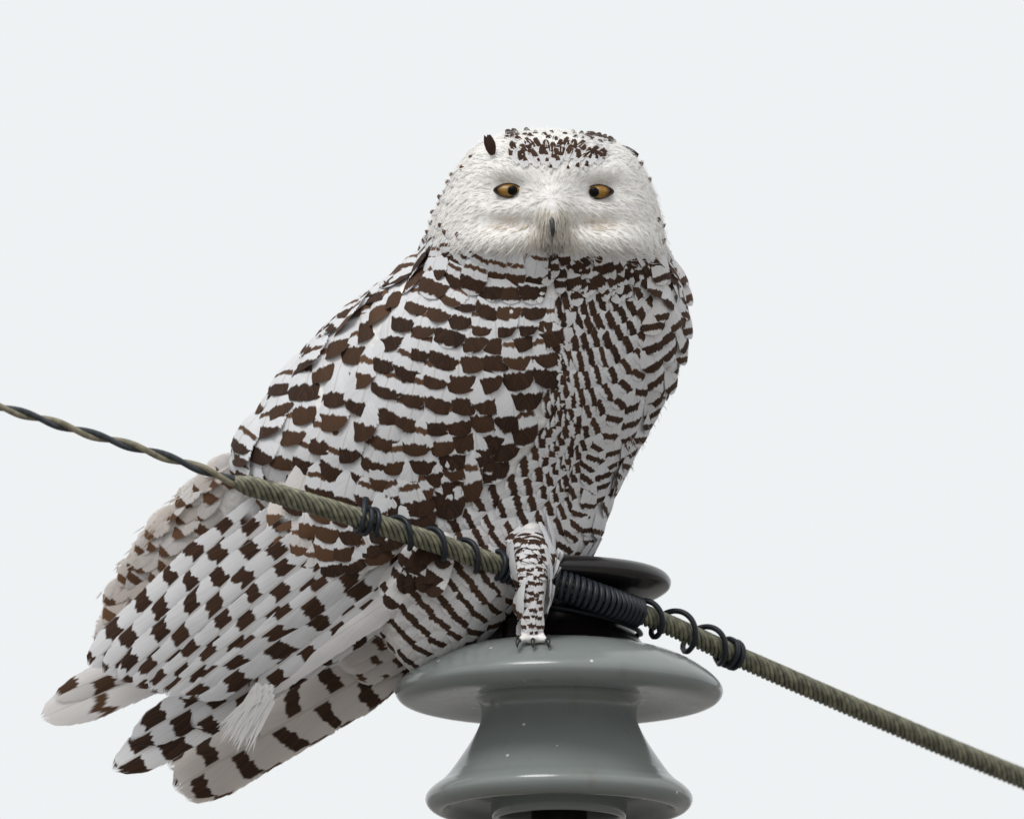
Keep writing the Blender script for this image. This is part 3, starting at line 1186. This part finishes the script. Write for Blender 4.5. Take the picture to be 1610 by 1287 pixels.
cr = random.Random(3)
spots = []
for k in range(900):
    u = cr.uniform(796, 966)
    v = cr.uniform(202, 264)
    lim = 264 - 0.0050 * (u - 880) ** 2
    if v > lim or (v > 236 and cr.random() < 0.55):
        continue
    gap = 7.5 if v < 222 else 10 if v < 238 else 13
    if any(abs(u - a) < gap and abs(v - b) < gap * 0.75 for a, b in spots):
        continue
    spots.append((u, v))
    crown(u, v, cr.uniform(17, 24) if v < 238 else cr.uniform(7, 11), cr.uniform(0.05, 0.35), 0.5)
for (u, v) in [(700, 300), (688, 322), (680, 345), (672, 360), (676, 375), (668, 388), (690, 350), (697, 362), (718, 366), (724, 262), (738, 246), (682, 392), (668, 402),
               (672, 330), (700, 285), (710, 272), (1010, 252), (1024, 280), (1038, 345), (1046, 375), (1044, 352), (1000, 243), (1050, 396), (668, 372), (690, 310), (674, 350)]:
    crown(u + cr.uniform(-3, 3), v + cr.uniform(-3, 3), cr.uniform(10, 15), cr.uniform(0.4, 0.9), 0.35, np.array([-0.4 if u < 868 else 0.4, 1.0]))


def almond(cu, cv, w, h, tilt, k):
    a = 2 * math.pi * k / 32
    x = math.cos(a)
    y = math.sin(a)
    yy = y * (1 - abs(x) ** 2.2 * 0.35)
    return (cu + w * x + 0, cv + h * yy + tilt * x)


# iris material: ochre with a darker rim, drawn around each pupil
def iris_mat(name, centre):
    m, t, out = new_mat(name)
    x, y, z = mapco(t)
    c = P(centre) - OWL
    dx, dz = (x - c.x) * (1 / S), (z - c.z) * (1 / S)
    r = (dx * dx + dz * dz).pow(0.5)
    n = noise(t, x, y, z, 900.0, 3.0)
    colr = mixc(t, n.ss(0.3, 0.7), (0.21, 0.10, 0.014), (0.33, 0.18, 0.03))
    colr = mixc(t, r.ss(17, 25), colr, (0.06, 0.028, 0.01))
    b = principled(t, colr, 0.3, 0.3, 0.15)
    t.links.new(b.outputs[0], out.inputs[0])
    return m


for (cu, cv, pu, pv, tilt) in ((800, 299.5, 806, 299.5, 0.5), (941, 301.5, 934, 302, -0.5)):
    sp, sn, _ = surf(cu, cv, BVH_B)
    d0 = sp.z - 9
    w, h = 22.5, 10.8
    vs, fs = [], []
    for j, q in enumerate((1.0, 0.75, 0.5, 0.25)):
        for k in range(32):
            a, b = almond(cu, cv, w, h, tilt, k)
            vs.append((cu + (a - cu) * q, cv + (b - cv) * q, d0 - 7 * (1 - q * q) + 2))
    for k in range(32):
        a, b = almond(cu, cv, w, h, tilt, k)
        vs.append((a, b, d0 + 14))
    vs.append((cu, cv, d0 - 5))
    for j in range(3):
        for k in range(32):
            k2 = (k + 1) % 32
            fs.append((j * 32 + k, j * 32 + k2, (j + 1) * 32 + k2, (j + 1) * 32 + k))
    for k in range(32):
        k2 = (k + 1) % 32
        fs.append((96 + k, 96 + k2, 161 - 1))
        fs.append((128 + k, 128 + k2, k2, k))
    eye = mesh_obj('eye', [P(q) for q in vs], fs, iris_mat('ochre_iris', (pu, pv, d0)), owl, OWL)
    vs, fs = [], []
    for j, q in enumerate((1.0, 0.6)):
        for k in range(20):
            a = 2 * math.pi * k / 20
            vs.append((pu + 7.8 * q * math.cos(a), pv + 7.8 * q * math.sin(a), d0 - 6 - 1.5 * (1 - q) * 2))
    for k in range(20):
        a = 2 * math.pi * k / 20
        vs.append((pu + 7.8 * math.cos(a), pv + 7.8 * math.sin(a), d0))
    vs.append((pu, pv, d0 - 8.2))
    for k in range(20):
        k2 = (k + 1) % 20
        fs += [(k, k2, 20 + k2, 20 + k), (20 + k, 20 + k2, 60), (40 + k, 40 + k2, k2, k)]
    mesh_obj('pupil', [P(q) for q in vs], fs, M['pupil'], eye, OWL)
    loop = [Vector(almond(cu, cv, w + 0.5, h + 0.5, tilt, k) + (d0,)) for k in range(32)]
    loop += [loop[0], loop[1]]
    rad = [0.9 + 1.0 * abs(math.cos(2 * math.pi * k / 32)) ** 4 for k in range(34)]
    vs, fs = tube(loop, rad, 8, False)
    mesh_obj('eyelid', [P(q) for q in vs], fs, M['lid'], eye, OWL)

# bill: a short hooked cone half sunk in bristles
sp, _, _ = surf(868, 340, BVH_B)
d0 = sp.z
bp = catmull(np.array([(868, 334, d0 + 12, 3.4), (868, 343, d0 + 3, 4.2), (868.5, 352, d0 - 4, 4.2), (869, 362, d0 - 6, 3.6), (869, 371, d0 - 4, 2.2), (869, 376, d0 - 8, 0.6)]), 18)
vs, fs = tube([Vector(q[:3]) for q in bp], [q[3] for q in bp], 12)
mesh_obj('bill', [P(q) for q in vs], fs, M['beak'], owl, OWL)
br = Mass()
for k in range(760):
    sd = random.choice((-1, 1))
    u = 868 + sd * abs(random.gauss(8, 9))
    v = random.gauss(345, 16)
    p, n, _ = surf(u, v, BVH_B)
    a = random.uniform(0.25, 1.0)
    tg = Vector((sd * 0.28 * a + random.gauss(0, 0.12), 1.0, -0.55 * random.random()))
    cc = np.array([0.85, 0.81, 0.74]) * random.uniform(0.85, 1.05)
    if random.random() < 0.025:
        cc = np.array([0.18, 0.16, 0.14])
    br.strand(p - n * 1, tg, n, random.uniform(14, 28), random.uniform(1.2, 2.0), tuple(cc) + (1,), 0.1)
# chin: grey hairs below the bill
for k in range(120):
    u, v = random.gauss(868, 9), random.uniform(372, 404)
    p, n, _ = surf(u, v, BVH_B)
    tg = Vector((random.gauss(0, 0.35), 1.0, -0.4 * random.random()))
    g = random.choice((0.25, 0.5, 0.7))
    br.strand(p, tg, n, random.uniform(10, 20), 1.8, (g, g * 0.93, g * 0.85, 1), 0.1)
br.build('bristles', M['down'], body)

# small dark tufts at the edge of the crown
for (bu, bv_, tu, tv_, W, fw) in ((773, 242, 766, 212, 17, 10), (1002, 246, 968, 230, 17, 34)):
    tf_ = Mass()
    p, n, _ = surf(bu, bv_, BVH_B)
    for k in range(5):
        o = Vector((random.gauss(0, 2.2), random.gauss(0, 2.2), -fw - 2 * k))
        tf_.feather(random.choice(SOFT), Vector((bu, bv_, p.z)) + o, Vector((tu + random.gauss(0, 3), tv_ + random.gauss(0, 3), p.z)) + o,
                    Vector((0, 0, -1)), W * random.uniform(0.6, 0.95), (-0.2, 0.0, 1.6, 0.0), random.gauss(0, 0.2))
    o = tf_.build('ear_tuft', M['band_s'], body)
    del o['kind']

# talons gripping the shed
for du in (-17, 0, 17):
    base = Vector((838 + du * 1.3, 1006, -214))
    pts = [base, base + Vector((du * 0.1, 0, -9)), base + Vector((du * 0.15, 6, -15)), base + Vector((du * 0.15, 12, -17))]
    q = catmull(np.array([tuple(a) + (r,) for a, r in zip(pts, (4.2, 3.8, 2.6, 0.4))]), 12)
    vs, fs = tube([Vector(a[:3]) for a in q], [a[3] for a in q], 8)
    mesh_obj('talon', [P(a) for a in vs], fs, M['talon'], owl, OWL)

bpy.context.view_layer.update()
